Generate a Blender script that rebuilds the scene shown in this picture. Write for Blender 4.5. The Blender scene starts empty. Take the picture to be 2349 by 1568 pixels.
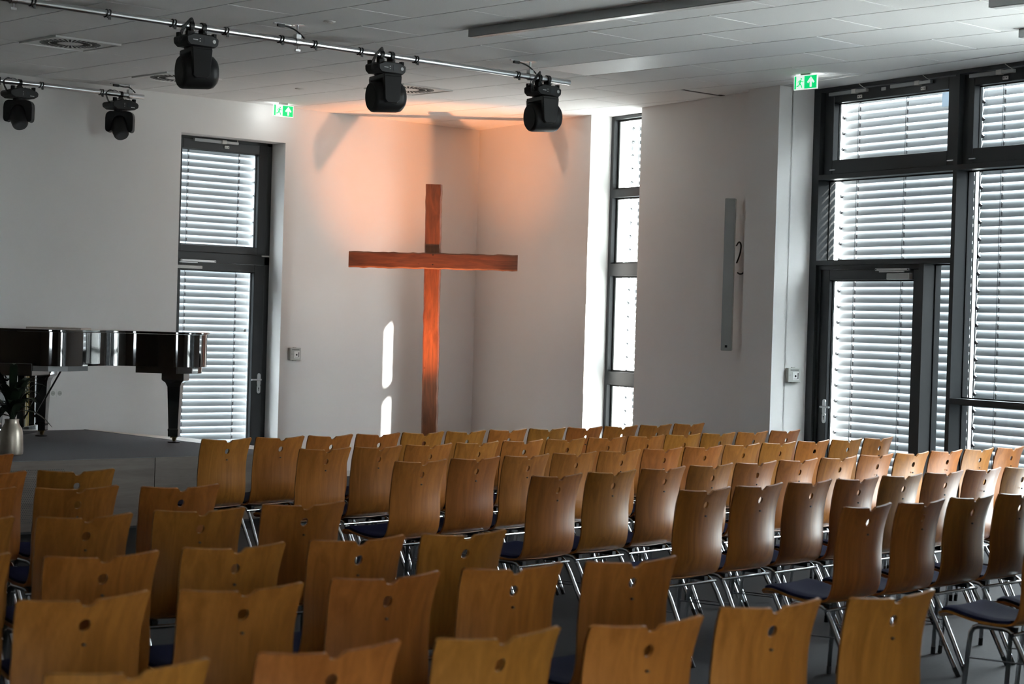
import bpy, bmesh, math, random
from mathutils import Vector, Matrix
R_ = math.radians
PI = math.pi
random.seed(7)
scene = bpy.context.scene
COL = scene.collection

# ------------------------------------------------------------------ camera
W_PX, F_PX = 2349.0, 4361.8
EYE = 1.7249
ROLL, PITCH, YAW = 0.0292457, -0.0106180, 0.7477626
def cam_axes():
    cr, sr = math.cos(ROLL), math.sin(ROLL)
    cp, sp = math.cos(PITCH), math.sin(PITCH)
    c, s = math.cos(YAW), math.sin(YAW)
    fw = Vector((s * cp, c * cp, sp))
    r0 = Vector((c, -s, 0.0))
    u0 = r0.cross(fw)
    return cr * r0 + sr * u0, -sr * r0 + cr * u0, fw
rv, uv, fv = cam_axes()
cam = bpy.data.cameras.new('camera')
cam.sensor_fit = 'HORIZONTAL'
cam.sensor_width = 36.0
cam.lens = F_PX / W_PX * 36.0
cam.clip_start = 0.05
cam.clip_end = 300
cam.dof.use_dof = True
cam.dof.focus_distance = 15.5
cam.dof.aperture_fstop = 4.5
camo = bpy.data.objects.new('camera', cam)
COL.objects.link(camo)
m = Matrix.Identity(4)
for i in range(3):
    m[i][0], m[i][1], m[i][2] = rv[i], uv[i], -fv[i]
m[2][3] = EYE
camo.matrix_world = m
scene.camera = camo

# ------------------------------------------------------------------ colour management
scene.view_settings.view_transform = 'Standard'
scene.view_settings.look = 'None'
scene.view_settings.gamma = 1.0
scene.view_settings.use_curve_mapping = False
scene.view_settings.exposure = 0.0

# ------------------------------------------------------------------ sky and sun
wd = bpy.data.worlds.new('world')
scene.world = wd
wd.use_nodes = True
bg = wd.node_tree.nodes['Background']
bg.inputs[0].default_value = (0.86, 0.94, 1.0, 1)
bg.inputs[1].default_value = 36.0
sun = bpy.data.lights.new('sun', 'SUN')
sun.energy = 60.0
sun.angle = R_(1.5)
sun.color = (1.0, 0.96, 0.9)
suno = bpy.data.objects.new('sun', sun)
COL.objects.link(suno)
suno.location = (20, -10, 15)
suno.rotation_euler = Vector((-0.627, 1.904, -0.909)).to_track_quat('-Z', 'Y').to_euler()

# ------------------------------------------------------------------ helpers
class MB:
    def __init__(self):
        self.v = []; self.f = []; self.m = []
    def add(self, vs, fs, mi=0):
        o = len(self.v)
        self.v += [tuple(p) for p in vs]
        self.f += [tuple(i + o for i in f) for f in fs]
        self.m += [mi] * len(fs)
        return self
    def box(self, x0, x1, y0, y1, z0, z1, mi=0):
        vs = [(x0, y0, z0), (x1, y0, z0), (x1, y1, z0), (x0, y1, z0), (x0, y0, z1), (x1, y0, z1), (x1, y1, z1), (x0, y1, z1)]
        return self.add(vs, [(3, 2, 1, 0), (4, 5, 6, 7), (0, 1, 5, 4), (1, 2, 6, 5), (2, 3, 7, 6), (3, 0, 4, 7)], mi)
    def prism(self, poly, z0, z1, mi=0):
        n = len(poly)
        vs = [(p[0], p[1], z0) for p in poly] + [(p[0], p[1], z1) for p in poly]
        fs = [tuple(range(n - 1, -1, -1)), tuple(range(n, 2 * n))]
        fs += [(i, (i + 1) % n, n + (i + 1) % n, n + i) for i in range(n)]
        return self.add(vs, fs, mi)
    def prism_y(self, poly, y0, y1, mi=0):          # poly in x,z
        n = len(poly)
        vs = [(p[0], y0, p[1]) for p in poly] + [(p[0], y1, p[1]) for p in poly]
        fs = [tuple(range(n)), tuple(range(2 * n - 1, n - 1, -1))]
        fs += [(n + i, n + (i + 1) % n, (i + 1) % n, i) for i in range(n)]
        return self.add(vs, fs, mi)
    def tube(self, pts, r, n=8, mi=0, cap=True):
        pts = [Vector(p) for p in pts]
        rs = r if isinstance(r, (list, tuple)) else [r] * len(pts)
        up = None; rings = []
        for i, p in enumerate(pts):
            a = pts[max(i - 1, 0)]; b = pts[min(i + 1, len(pts) - 1)]
            d = (b - a).normalized()
            if up is None:
                up = Vector((0, 0, 1)) if abs(d.z) < 0.9 else Vector((1, 0, 0))
            x = d.cross(up).normalized(); up = x.cross(d).normalized()
            rings.append([p + rs[i] * (math.cos(2 * PI * k / n) * x + math.sin(2 * PI * k / n) * up) for k in range(n)])
        vs = [q for rg in rings for q in rg]; fs = []
        for i in range(len(pts) - 1):
            for k in range(n):
                fs.append((i * n + k, i * n + (k + 1) % n, (i + 1) * n + (k + 1) % n, (i + 1) * n + k))
        if cap:
            fs.append(tuple(range(n - 1, -1, -1)))
            fs.append(tuple((len(pts) - 1) * n + k for k in range(n)))
        return self.add(vs, fs, mi)
    def lathe(self, prof, n=24, mi=0, c=(0, 0, 0)):   # prof (r,z)
        vs = []; fs = []
        for r, z in prof:
            for k in range(n):
                a = 2 * PI * k / n
                vs.append((c[0] + r * math.cos(a), c[1] + r * math.sin(a), c[2] + z))
        for i in range(len(prof) - 1):
            for k in range(n):
                fs.append((i * n + k, i * n + (k + 1) % n, (i + 1) * n + (k + 1) % n, (i + 1) * n + k))
        fs.append(tuple(range(n - 1, -1, -1)))
        fs.append(tuple((len(prof) - 1) * n + k for k in range(n)))
        return self.add(vs, fs, mi)
    def sqlathe(self, prof, c=(0, 0, 0), mi=0):       # square section, prof (half width, z)
        vs = []; fs = []
        for r, z in prof:
            vs += [(c[0] + sx * r, c[1] + sy * r, c[2] + z) for sx, sy in ((-1, -1), (1, -1), (1, 1), (-1, 1))]
        for i in range(len(prof) - 1):
            for k in range(4):
                fs.append((i * 4 + k, i * 4 + (k + 1) % 4, (i + 1) * 4 + (k + 1) % 4, (i + 1) * 4 + k))
        fs.append((3, 2, 1, 0)); b = (len(prof) - 1) * 4
        fs.append((b, b + 1, b + 2, b + 3))
        return self.add(vs, fs, mi)
    def xf(self, mat):
        self.v = [tuple(mat @ Vector(p)) for p in self.v]
        return self
    def mesh(self, name, mats, smooth=None, bevel=0):
        me = bpy.data.meshes.new(name)
        me.from_pydata(self.v, [], self.f)
        if not isinstance(mats, (list, tuple)):
            mats = [mats]
        for mt in mats:
            me.materials.append(mt)
        me.polygons.foreach_set('material_index', self.m)
        bm = bmesh.new(); bm.from_mesh(me)
        bmesh.ops.recalc_face_normals(bm, faces=bm.faces)
        if bevel:
            es = [e for e in bm.edges if len(e.link_faces) == 2 and e.calc_face_angle(0) > R_(40)]
            bmesh.ops.bevel(bm, geom=es, offset=bevel, segments=1, affect='EDGES', clamp_overlap=True)
        bm.to_mesh(me); bm.free()
        if smooth:
            me.polygons.foreach_set('use_smooth', [True] * len(me.polygons))
            me.set_sharp_from_angle(angle=R_(smooth))
        me.update()
        return me
    def build(self, name, mats, parent=None, smooth=None, bevel=0):
        return link(name, self.mesh(name, mats, smooth, bevel), parent)

def link(name, me, parent=None):
    o = bpy.data.objects.new(name, me)
    COL.objects.link(o)
    if parent is not None:
        o.parent = parent
    return o
def empty(name, mat=None, loc=None, rz=0.0):
    o = bpy.data.objects.new(name, None)
    o.empty_display_size = 0.1
    COL.objects.link(o)
    if mat is not None:
        o.matrix_world = mat
    elif loc is not None:
        o.location = loc; o.rotation_euler = (0, 0, rz)
    return o
def tag(o, label=None, cat=None, group=None, kind=None):
    if label: o['label'] = label
    if cat: o['category'] = cat
    if group: o['group'] = group
    if kind: o['kind'] = kind
    return o
def copy_tree(o, parent=None):
    c = o.copy(); COL.objects.link(c)
    c.parent = parent
    for ch in list(o.children):
        copy_tree(ch, c)
    return c
def arc(cx, cy, r, a0, a1, n):
    return [(cx + r * math.cos(a0 + (a1 - a0) * i / n), cy + r * math.sin(a0 + (a1 - a0) * i / n)) for i in range(n + 1)]
def catmull(pts, n=6):
    P = [Vector(p) for p in pts]; out = []
    for i in range(len(P) - 1):
        p0 = P[max(i - 1, 0)]; p1 = P[i]; p2 = P[i + 1]; p3 = P[min(i + 2, len(P) - 1)]
        for k in range(n):
            t = k / n
            out.append(0.5 * ((2 * p1) + (p2 - p0) * t + (2 * p0 - 5 * p1 + 4 * p2 - p3) * t * t + (3 * p1 - p0 - 3 * p2 + p3) * t ** 3))
    out.append(P[-1])
    return out

# ------------------------------------------------------------------ materials
def mat(name, col, rough=0.5, metal=0.0, bump=0.0, bscale=200.0, var=0.0, vscale=3.0, spec=0.5, coat=0.0, emit=None, estr=0.0):
    mt = bpy.data.materials.new(name); mt.use_nodes = True
    nt = mt.node_tree; b = nt.nodes['Principled BSDF']
    b.inputs['Base Color'].default_value = (*col, 1)
    b.inputs['Roughness'].default_value = rough
    b.inputs['Metallic'].default_value = metal
    b.inputs['Specular IOR Level'].default_value = spec
    if coat:
        b.inputs['Coat Weight'].default_value = coat
        b.inputs['Coat Roughness'].default_value = 0.05
    if emit:
        b.inputs['Emission Color'].default_value = (*emit, 1)
        b.inputs['Emission Strength'].default_value = estr
    tc = nt.nodes.new('ShaderNodeTexCoord')
    if var:
        n = nt.nodes.new('ShaderNodeTexNoise'); n.inputs['Scale'].default_value = vscale; n.inputs['Detail'].default_value = 5
        nt.links.new(tc.outputs['Object'], n.inputs['Vector'])
        r = nt.nodes.new('ShaderNodeValToRGB')
        r.color_ramp.elements[0].position = 0.35; r.color_ramp.elements[1].position = 0.65
        r.color_ramp.elements[0].color = (*[c * (1 - var) for c in col], 1)
        r.color_ramp.elements[1].color = (*[min(1, c * (1 + var)) for c in col], 1)
        nt.links.new(n.outputs['Fac'], r.inputs['Fac'])
        nt.links.new(r.outputs['Color'], b.inputs['Base Color'])
    if bump:
        n2 = nt.nodes.new('ShaderNodeTexNoise'); n2.inputs['Scale'].default_value = bscale; n2.inputs['Detail'].default_value = 3
        nt.links.new(tc.outputs['Object'], n2.inputs['Vector'])
        bp = nt.nodes.new('ShaderNodeBump'); bp.inputs['Strength'].default_value = bump; bp.inputs['Distance'].default_value = 0.002
        nt.links.new(n2.outputs['Fac'], bp.inputs['Height'])
        nt.links.new(bp.outputs['Normal'], b.inputs['Normal'])
    return mt

def wood(name, c0, c1, scale=(14, 14, 1.2), rough=0.38, objvar=0.0, coat=0.0, dist=1.5, knots=False, bump=0.0, gscale=1.0):
    mt = bpy.data.materials.new(name); mt.use_nodes = True
    nt = mt.node_tree; b = nt.nodes['Principled BSDF']; L = nt.links.new
    b.inputs['Roughness'].default_value = rough
    b.inputs['Coat Weight'].default_value = coat
    tc = nt.nodes.new('ShaderNodeTexCoord'); oi = nt.nodes.new('ShaderNodeObjectInfo')
    ad = nt.nodes.new('ShaderNodeVectorMath'); ad.operation = 'ADD'
    ml = nt.nodes.new('ShaderNodeVectorMath'); ml.operation = 'SCALE'; ml.inputs['Scale'].default_value = 7.0
    cb = nt.nodes.new('ShaderNodeCombineXYZ')
    for k in range(3): L(oi.outputs['Random'], cb.inputs[k])
    L(cb.outputs[0], ml.inputs[0]); L(tc.outputs['Object'], ad.inputs[0]); L(ml.outputs[0], ad.inputs[1])
    mp = nt.nodes.new('ShaderNodeMapping'); mp.inputs['Scale'].default_value = scale
    L(ad.outputs[0], mp.inputs['Vector'])
    n1 = nt.nodes.new('ShaderNodeTexNoise'); n1.inputs['Scale'].default_value = gscale; n1.inputs['Detail'].default_value = 4; n1.inputs['Distortion'].default_value = dist
    L(mp.outputs[0], n1.inputs['Vector'])
    n2 = nt.nodes.new('ShaderNodeTexNoise'); n2.inputs['Scale'].default_value = gscale * 9; n2.inputs['Detail'].default_value = 3
    L(mp.outputs[0], n2.inputs['Vector'])
    mx = nt.nodes.new('ShaderNodeMath'); mx.operation = 'MULTIPLY_ADD'; mx.inputs[1].default_value = 0.3
    L(n2.outputs['Fac'], mx.inputs[0]); L(n1.outputs['Fac'], mx.inputs[2])
    rp = nt.nodes.new('ShaderNodeValToRGB')
    rp.color_ramp.elements[0].position = 0.45; rp.color_ramp.elements[1].position = 0.85
    rp.color_ramp.elements[0].color = (*c0, 1); rp.color_ramp.elements[1].color = (*c1, 1)
    L(mx.outputs[0], rp.inputs['Fac'])
    out = rp.outputs['Color']
    if objvar:
        hs = nt.nodes.new('ShaderNodeHueSaturation')
        mr = nt.nodes.new('ShaderNodeMapRange'); mr.inputs['To Min'].default_value = 1 - objvar; mr.inputs['To Max'].default_value = 1 + objvar
        L(oi.outputs['Random'], mr.inputs['Value']); L(mr.outputs[0], hs.inputs['Value'])
        mh = nt.nodes.new('ShaderNodeMapRange'); mh.inputs['To Min'].default_value = 0.492; mh.inputs['To Max'].default_value = 0.508
        fr = nt.nodes.new('ShaderNodeMath'); fr.operation = 'FRACT'
        m7 = nt.nodes.new('ShaderNodeMath'); m7.operation = 'MULTIPLY'; m7.inputs[1].default_value = 13.7
        L(oi.outputs['Random'], m7.inputs[0]); L(m7.outputs[0], fr.inputs[0]); L(fr.outputs[0], mh.inputs['Value']); L(mh.outputs[0], hs.inputs['Hue'])
        L(out, hs.inputs['Color']); out = hs.outputs['Color']
    if knots:
        vo = nt.nodes.new('ShaderNodeTexVoronoi'); vo.inputs['Scale'].default_value = 6.0
        L(tc.outputs['Object'], vo.inputs['Vector'])
        kr = nt.nodes.new('ShaderNodeValToRGB'); kr.color_ramp.elements[0].position = 0.03; kr.color_ramp.elements[1].position = 0.09
        kr.color_ramp.elements[0].color = (0.25, 0.2, 0.2, 1); kr.color_ramp.elements[1].color = (1, 1, 1, 1)
        L(vo.outputs['Distance'], kr.inputs['Fac'])
        mm = nt.nodes.new('ShaderNodeMixRGB'); mm.blend_type = 'MULTIPLY'; mm.inputs['Fac'].default_value = 1
        L(out, mm.inputs[1]); L(kr.outputs['Color'], mm.inputs[2]); out = mm.outputs[0]
    L(out, b.inputs['Base Color'])
    if bump:
        bp = nt.nodes.new('ShaderNodeBump'); bp.inputs['Strength'].default_value = bump; bp.inputs['Distance'].default_value = 0.004
        L(mx.outputs[0], bp.inputs['Height']); L(bp.outputs['Normal'], b.inputs['Normal'])
    return mt

def glass_mat():
    mt = bpy.data.materials.new('window_glass'); mt.use_nodes = True
    nt = mt.node_tree; nt.nodes.remove(nt.nodes['Principled BSDF'])
    out = nt.nodes['Material Output']
    tr = nt.nodes.new('ShaderNodeBsdfTransparent'); tr.inputs[0].default_value = (0.93, 0.96, 0.95, 1)
    gl = nt.nodes.new('ShaderNodeBsdfGlossy'); gl.inputs['Roughness'].default_value = 0.02
    lw_ = nt.nodes.new('ShaderNodeLayerWeight'); lw_.inputs['Blend'].default_value = 0.5
    pw = nt.nodes.new('ShaderNodeMath'); pw.operation = 'POWER'; pw.inputs[1].default_value = 5.0
    fr = nt.nodes.new('ShaderNodeMath'); fr.operation = 'MULTIPLY_ADD'; fr.inputs[1].default_value = 0.7; fr.inputs[2].default_value = 0.06
    nt.links.new(lw_.outputs['Facing'], pw.inputs[0]); nt.links.new(pw.outputs[0], fr.inputs[0])
    mx = nt.nodes.new('ShaderNodeMixShader')
    nt.links.new(fr.outputs[0], mx.inputs[0]); nt.links.new(tr.outputs[0], mx.inputs[1]); nt.links.new(gl.outputs[0], mx.inputs[2])
    nt.links.new(mx.outputs[0], out.inputs[0])
    return mt
def slat_mat():
    mt = bpy.data.materials.new('blind_slat'); mt.use_nodes = True
    nt = mt.node_tree; b = nt.nodes['Principled BSDF']; out = nt.nodes['Material Output']
    b.inputs['Base Color'].default_value = (0.29, 0.305, 0.315, 1); b.inputs['Roughness'].default_value = 0.45
    tl = nt.nodes.new('ShaderNodeBsdfTranslucent'); tl.inputs[0].default_value = (0.8, 0.88, 0.92, 1)
    mx = nt.nodes.new('ShaderNodeMixShader'); mx.inputs[0].default_value = 0.003
    nt.links.new(b.outputs[0], mx.inputs[1]); nt.links.new(tl.outputs[0], mx.inputs[2]); nt.links.new(mx.outputs[0], out.inputs[0])
    return mt

M = {}
M['wall'] = mat('wall_paint', (0.80, 0.79, 0.775), 0.85, bump=0.15, bscale=350, var=0.015, vscale=1.2)
M['rear'] = wood('dark_unseen_wall', (0.10, 0.06, 0.035), (0.16, 0.10, 0.06), (9, 9, 1.0), 0.6)  # unseen walls made dark to hold down bounced light
M['plaster'] = mat('soffit_paint', (0.80, 0.80, 0.79), 0.85, bump=0.1, bscale=300)
M['tile'] = mat('ceiling_tile_paint', (0.85, 0.85, 0.84), 0.9, bump=0.35, bscale=420, var=0.03, vscale=160)
M['panel'] = mat('ceiling_panel_metal', (0.82, 0.83, 0.84), 0.45)
M['grid'] = mat('ceiling_grid', (0.93, 0.93, 0.92), 0.35)
M['gapshade'] = mat('painted_gap_shade', (0.03, 0.03, 0.03), 0.9)  # flat dark tone for gaps, slots and holes, their shade painted in
M['floor'] = mat('floor_vinyl', (0.015, 0.0155, 0.0165), 0.75, spec=0.12, bump=0.1, bscale=120, var=0.12, vscale=40)
M['carpet'] = mat('stage_carpet', (0.115, 0.118, 0.125), 0.95, bump=0.6, bscale=500, var=0.15, vscale=120)
M['base'] = mat('baseboard_grey', (0.55, 0.55, 0.54), 0.5)
M['frame'] = mat('anthracite_frame', (0.015, 0.0165, 0.018), 0.42, spec=0.4)
M['gasket'] = mat('black_gasket', (0.006, 0.006, 0.006), 0.6)
M['glass'] = glass_mat()
M['slat'] = slat_mat()
M['cord'] = mat('blind_cord', (0.03, 0.03, 0.035), 0.5)
M['steel'] = mat('brushed_steel', (0.6, 0.6, 0.6), 0.3, 1.0)
M['alu'] = mat('aluminium_tube', (0.72, 0.73, 0.74), 0.28, 1.0)
M['chrome'] = mat('chrome_tube', (0.52, 0.53, 0.55), 0.14, 1.0)
M['darkrod'] = mat('dark_rod', (0.10, 0.10, 0.105), 0.3, 1.0)
M['greymetal'] = mat('grey_metal', (0.30, 0.31, 0.31), 0.45, 0.2)
M['closer'] = mat('silver_closer', (0.42, 0.42, 0.41), 0.45, 0.3)
M['brackets'] = mat('bracket_white', (0.62, 0.61, 0.57), 0.5)
M['black'] = mat('black_plastic', (0.006, 0.006, 0.0065), 0.5, spec=0.3)
M['blackmat'] = mat('black_rubber', (0.008, 0.008, 0.008), 0.75, spec=0.25)
M['cable'] = mat('black_cable', (0.008, 0.008, 0.008), 0.55)
M['display'] = mat('display_grey', (0.03, 0.032, 0.035), 0.2)
M['badge'] = mat('badge_grey', (0.45, 0.45, 0.45), 0.4)
M['lacquer'] = mat('piano_lacquer', (0.003, 0.003, 0.0032), 0.03, spec=0.6, coat=1.0)
M['underpiano'] = mat('piano_underside_lit', (0.09, 0.09, 0.09), 0.4)  # grey tone carries the light caught by the underside edge
M['brass'] = mat('brass', (0.22, 0.16, 0.06), 0.35, 1.0)
M['ivory'] = mat('key_white', (0.8, 0.79, 0.75), 0.3)
M['beech'] = wood('beech_laminate', (0.165, 0.056, 0.0095), (0.255, 0.096, 0.0185), (16, 16, 1.3), 0.34, objvar=0.12, coat=0.0)
M['beech'].node_tree.nodes['Principled BSDF'].inputs['Specular IOR Level'].default_value = 0.24
M['beechedge'] = mat('beech_edge', (0.16, 0.06, 0.018), 0.5)
M['blue'] = mat('blue_upholstery', (0.0065, 0.007, 0.026), 0.95, spec=0.05, bump=0.7, bscale=900, var=0.15, vscale=200)
M['screw'] = mat('dark_screw', (0.05, 0.03, 0.02), 0.5)
M['oak'] = wood('stage_panel_oak', (0.070, 0.050, 0.036), (0.115, 0.088, 0.066), (1.0, 9, 9), 0.5, dist=1.0)
M['palewood'] = wood('pale_wood_trim', (0.50, 0.42, 0.35), (0.62, 0.54, 0.46), (9, 1.0, 9), 0.4)
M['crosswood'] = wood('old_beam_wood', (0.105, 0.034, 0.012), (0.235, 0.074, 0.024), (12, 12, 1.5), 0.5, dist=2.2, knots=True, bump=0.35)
M['crosswoodh'] = wood('old_beam_wood_across', (0.070, 0.022, 0.008), (0.16, 0.052, 0.018), (1.5, 12, 12), 0.5, dist=2.2, knots=True, bump=0.35)  # same wood kept darker than the upright, whose colour carries spotlight brightness
M['speaker'] = mat('speaker_grille', (0.33, 0.345, 0.34), 0.55, bump=0.4, bscale=900)
M['greybox'] = mat('grey_plastic', (0.45, 0.46, 0.43), 0.45)
M['white'] = mat('white_plastic', (0.78, 0.78, 0.76), 0.4)
M['lamp'] = mat('lamp_profile', (0.42, 0.43, 0.43), 0.4, 0.3)
M['diffuser'] = mat('lamp_diffuser', (0.75, 0.74, 0.72), 0.25)
M['signgreen'] = mat('sign_green', (0.0, 0.42, 0.12), 0.4, emit=(0.0, 0.50, 0.14), estr=1.2)
M['signwhite'] = mat('sign_white', (0.85, 0.9, 0.88), 0.4, emit=(0.92, 1.0, 0.97), estr=0.75)
M['signback'] = mat('sign_back_light', (0.9, 0.95, 0.95), 0.4, emit=(0.95, 1.0, 1.0), estr=13)
M['vase'] = mat('vase_metal', (0.40, 0.35, 0.29), 0.42, 0.85, var=0.08, vscale=18)
M['leaf'] = mat('plant_leaf', (0.006, 0.013, 0.005), 0.6, spec=0.2, var=0.3, vscale=14)
M['ground'] = mat('paving', (0.6, 0.6, 0.58), 0.9, var=0.1, vscale=2)
M['film'] = mat('frosted_sticker', (0.80, 0.88, 0.95), 0.4)
_nt = M['film'].node_tree; _tl = _nt.nodes.new('ShaderNodeBsdfTranslucent'); _mx = _nt.nodes.new('ShaderNodeMixShader'); _mx.inputs[0].default_value = .6
_tl.inputs[0].default_value = (.8, .88, .95, 1)
_nt.links.new(_nt.nodes['Principled BSDF'].outputs[0], _mx.inputs[1]); _nt.links.new(_tl.outputs[0], _mx.inputs[2]); _nt.links.new(_mx.outputs[0], _nt.nodes['Material Output'].inputs[0])

# ------------------------------------------------------------------ frames of reference
CEIL = 3.903
WX, WY = 14.522, 16.306                 # room corner
ANG = R_(11.7)
TX, TY = -math.sin(ANG), -math.cos(ANG)  # along right wall, away from the corner
RW = Matrix(((TX, math.cos(ANG), 0, WX), (TY, -math.sin(ANG), 0, WY), (0, 0, 1, 0), (0, 0, 0, 1)))   # (s, outward, z)
LW = Matrix.Translation((0, WY, 0))      # (x, outward, z)
def rw(s, o, z=0.0): return RW @ Vector((s, o, z))
S_END = 17.45                             # right wall length
P_END = rw(S_END, 0)
X0, Y0 = -4.0, P_END.y                   # far left and rear walls, behind the camera
S_G1 = 10.93                              # facade ends, solid wall beyond

# ------------------------------------------------------------------ structure: floor, walls, ceiling
o = MB().prism([(X0 - .4, Y0 - .4), (P_END.x + .6, Y0 - .4), (WX + .4, WY + .45), (X0 - .4, WY + .45)], -0.2, 0.0).build('floor', M['floor'])
tag(o, 'dark grey smooth floor of the hall', 'floor', kind='structure')
o = MB().prism([(-60, -60), (70, -60), (70, 70), (-60, 70)], -0.35, -0.21).build('ground', M['ground'])
tag(o, 'pale paving outside the windows', 'ground', kind='structure')

DX0, DX1, DZ = 10.515, 11.80, 3.53
o = MB().box(19.2, 26, .5, 8.3, -.2, 11).build('added_shade_wing', M['ground']); o.matrix_world = RW  # unseen wing added to shade the glazed facade from the sun
tag(o, 'unseen building wing added outside to keep the sun off the facade', 'building', kind='structure')
o = MB().box(-.6, 5.45, .45, 1.2, CEIL + .02, CEIL + .4).build('added_shade_overhang', M['ground']); o.matrix_world = RW  # unseen overhang added to cut off the upper sun streak
tag(o, 'unseen roof overhang added outside to shade the top of the slit window', 'roof', kind='structure')
b = MB()
b.box(X0, DX0, WY, WY + .53, 0, CEIL + .3); b.box(DX1, WX + .1, WY, WY + .53, 0, CEIL + .3); b.box(DX0, DX1, WY, WY + .53, DZ, CEIL + .3)
tag(b.build('wall_left', M['wall']), 'white plastered wall behind the stage and the cross', 'wall', kind='structure')
S_W0, S_W1, S_G0 = 2.32, 3.235, 5.575
b = MB()
b.box(-.1, S_W0, 0, .45, 0, CEIL + .3); b.box(S_W1, S_G0 - .4, 0, .45, 0, CEIL + .3); b.box(S_G0 - .4, S_G0, 0, .55, 0, CEIL + .3); b.box(S_W0, S_W1, .0, .45, CEIL, CEIL + .3)
b.box(S_G0, S_G1 + .1, .12, .5, CEIL + .02, CEIL + .3); b.box(S_G1 + .045, S_END, 0, .45, 0, CEIL + .3)
b.box(S_END, S_END + .4, -.6, .5, 0, CEIL + .3)
o = b.build('wall_right', M['wall']); o.matrix_world = RW
tag(o, 'white side wall with a tall slit window and full height glazing', 'wall', kind='structure')
o = MB().box(5.13, S_G0, -.14, .02, 0, CEIL).build('trim_1', M['wall']); o.matrix_world = RW
tag(o, 'white plastered pier projecting beside the glazed facade', 'pier', kind='structure')
o = MB().box(S_G0, S_G1, -.10, .30, CEIL - .004, CEIL + .05).build('trim_2', M['plaster']); o.matrix_world = RW
tag(o, 'white plaster soffit strip above the glazed facade', 'soffit', kind='structure')
o = MB().box(X0 - .3, X0, Y0 - .3, WY + .4, 0, CEIL + .3).build('wall_far_left', M['rear']); tag(o, kind='structure')
BWX0, BWX1, BWZ0, BWZ1 = 2.0, 4.2, 1.0, 2.4
b = MB().box(X0 - .3, BWX0, Y0 - .3, Y0, 0, CEIL + .3).box(BWX1, P_END.x + 1, Y0 - .3, Y0, 0, CEIL + .3).box(BWX0, BWX1, Y0 - .3, Y0, BWZ1, CEIL + .3).box(BWX0, BWX1, Y0 - .3, Y0, 0, BWZ0)
tag(b.build('wall_back', M['rear']), kind='structure')
b = MB(); b.box(9.53, DX0, WY - .012, WY + .001, 0, .06); b.box(DX1, WX, WY - .012, WY + .001, 0, .06)
tag(b.build('baseboard_left', M['base']), 'grey baseboard strip along the wall behind the cross', 'baseboard', kind='structure')
b = MB(); b.box(0, S_W0, -.012, .001, 0, .06); b.box(S_W1, 5.13, -.012, .001, 0, .06)
o = b.build('baseboard_right', M['base']); o.matrix_world = RW
tag(o, 'grey baseboard strip along the window wall', 'baseboard', kind='structure')

# ceiling: slab above, tiles below in brick bond
ceil = MB().prism([(X0, Y0), (P_END.x + .5, Y0), (WX + .3, WY + .3), (X0, WY + .3)], CEIL + .006, CEIL + .3).build('ceiling', M['grid'])
tag(ceil, 'white suspended ceiling of oblong mineral tiles in brick bond', 'ceiling', kind='structure')
MOD = 0.6
def bx(k): return (k + 16.69) * MOD
def jy(n): return WY - (n + .4) * MOD
def clip(poly, dmin):
    def dist(p): return (p[0] - WX) * -math.cos(ANG) + (p[1] - WY) * math.sin(ANG) - dmin
    out = []
    for i in range(len(poly)):
        a, c = poly[i], poly[(i + 1) % len(poly)]
        da, dc = dist(a), dist(c)
        if da >= 0: out.append(a)
        if da * dc < 0:
            t = da / (da - dc); out.append((a[0] + (c[0] - a[0]) * t, a[1] + (c[1] - a[1]) * t))
    return out
VENTS = {(-4, 3), (-1, 1), (2, 3)}       # strip, joint index of the near edge
NT = 20
tile_cache = {}
def tile(x0, x1, y0, y1, mt=None):
    g = .007
    poly = [(x0 + g, y0 + g), (x1 - g, y0 + g), (x1 - g, y1 - g), (x0 + g, y1 - g)]
    sm = (y0 + y1) / 2
    s_mid = (WY - sm) / math.cos(ANG)
    poly2 = clip(poly, .012 if s_mid < 5.1 else .105)
    if len(poly2) < 3: return
    if poly2 == poly:
        key = (round(x1 - x0, 3), round(y1 - y0, 3), mt)
        if key not in tile_cache:
            tile_cache[key] = MB().box(g, x1 - x0 - g, g, y1 - y0 - g, 0, .0055).mesh('ceiling_tile', M[mt or 'tile'], bevel=.0015)
        o = link('ceiling_tile', tile_cache[key], ceil); o.location = (x0, y0, CEIL)
    else:
        area = abs(sum(poly2[i][0] * poly2[(i + 1) % len(poly2)][1] - poly2[(i + 1) % len(poly2)][0] * poly2[i][1] for i in range(len(poly2)))) / 2
        if area < .002: return
        cx, cy = poly2[0]
        o = MB().prism([(p[0] - cx, p[1] - cy) for p in poly2], 0, .0055).build('ceiling_tile', M[mt or 'tile'], ceil)
        o.location = (cx, cy, CEIL)
KS = range(-8, 7)
for k in KS:
    ys = [WY] + [jy(n) for n in range(NT) if (n - k) % 2 == 0]
    if k == 2:
        ys = [WY, jy(0), jy(2), jy(4), jy(6), jy(7), jy(12), jy(14), jy(16), jy(18)]
    for i in range(len(ys) - 1):
        y1, y0 = ys[i], ys[i + 1]
        hit = [v for v in VENTS if v[0] == k and y0 - .01 <= jy(v[1] + 1) and jy(v[1]) <= y1 + .01]
        if hit:
            vn = hit[0][1]
            if y1 - jy(vn) > .1: tile(bx(k), bx(k + 1), jy(vn), y1)
            if jy(vn + 1) - y0 > .1: tile(bx(k), bx(k + 1), y0, jy(vn + 1))
            continue
        if k == 5 and abs(y1 - jy(7)) < .01: y1 -= .055
        tile(bx(k), bx(k + 1), y0, y1, 'panel' if (k == 2 and abs(y1 - jy(7)) < .01) else None)
ylim = jy(18)
MB().box(bx(5) - .1, bx(6) - .02, jy(7) - .057, jy(7) - .002, CEIL + .0035, CEIL + .02).build('gap_shade_strip', M['gapshade'], ceil)  # dark strip imitates the shade inside the open slot by the wall
b = MB()
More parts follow.
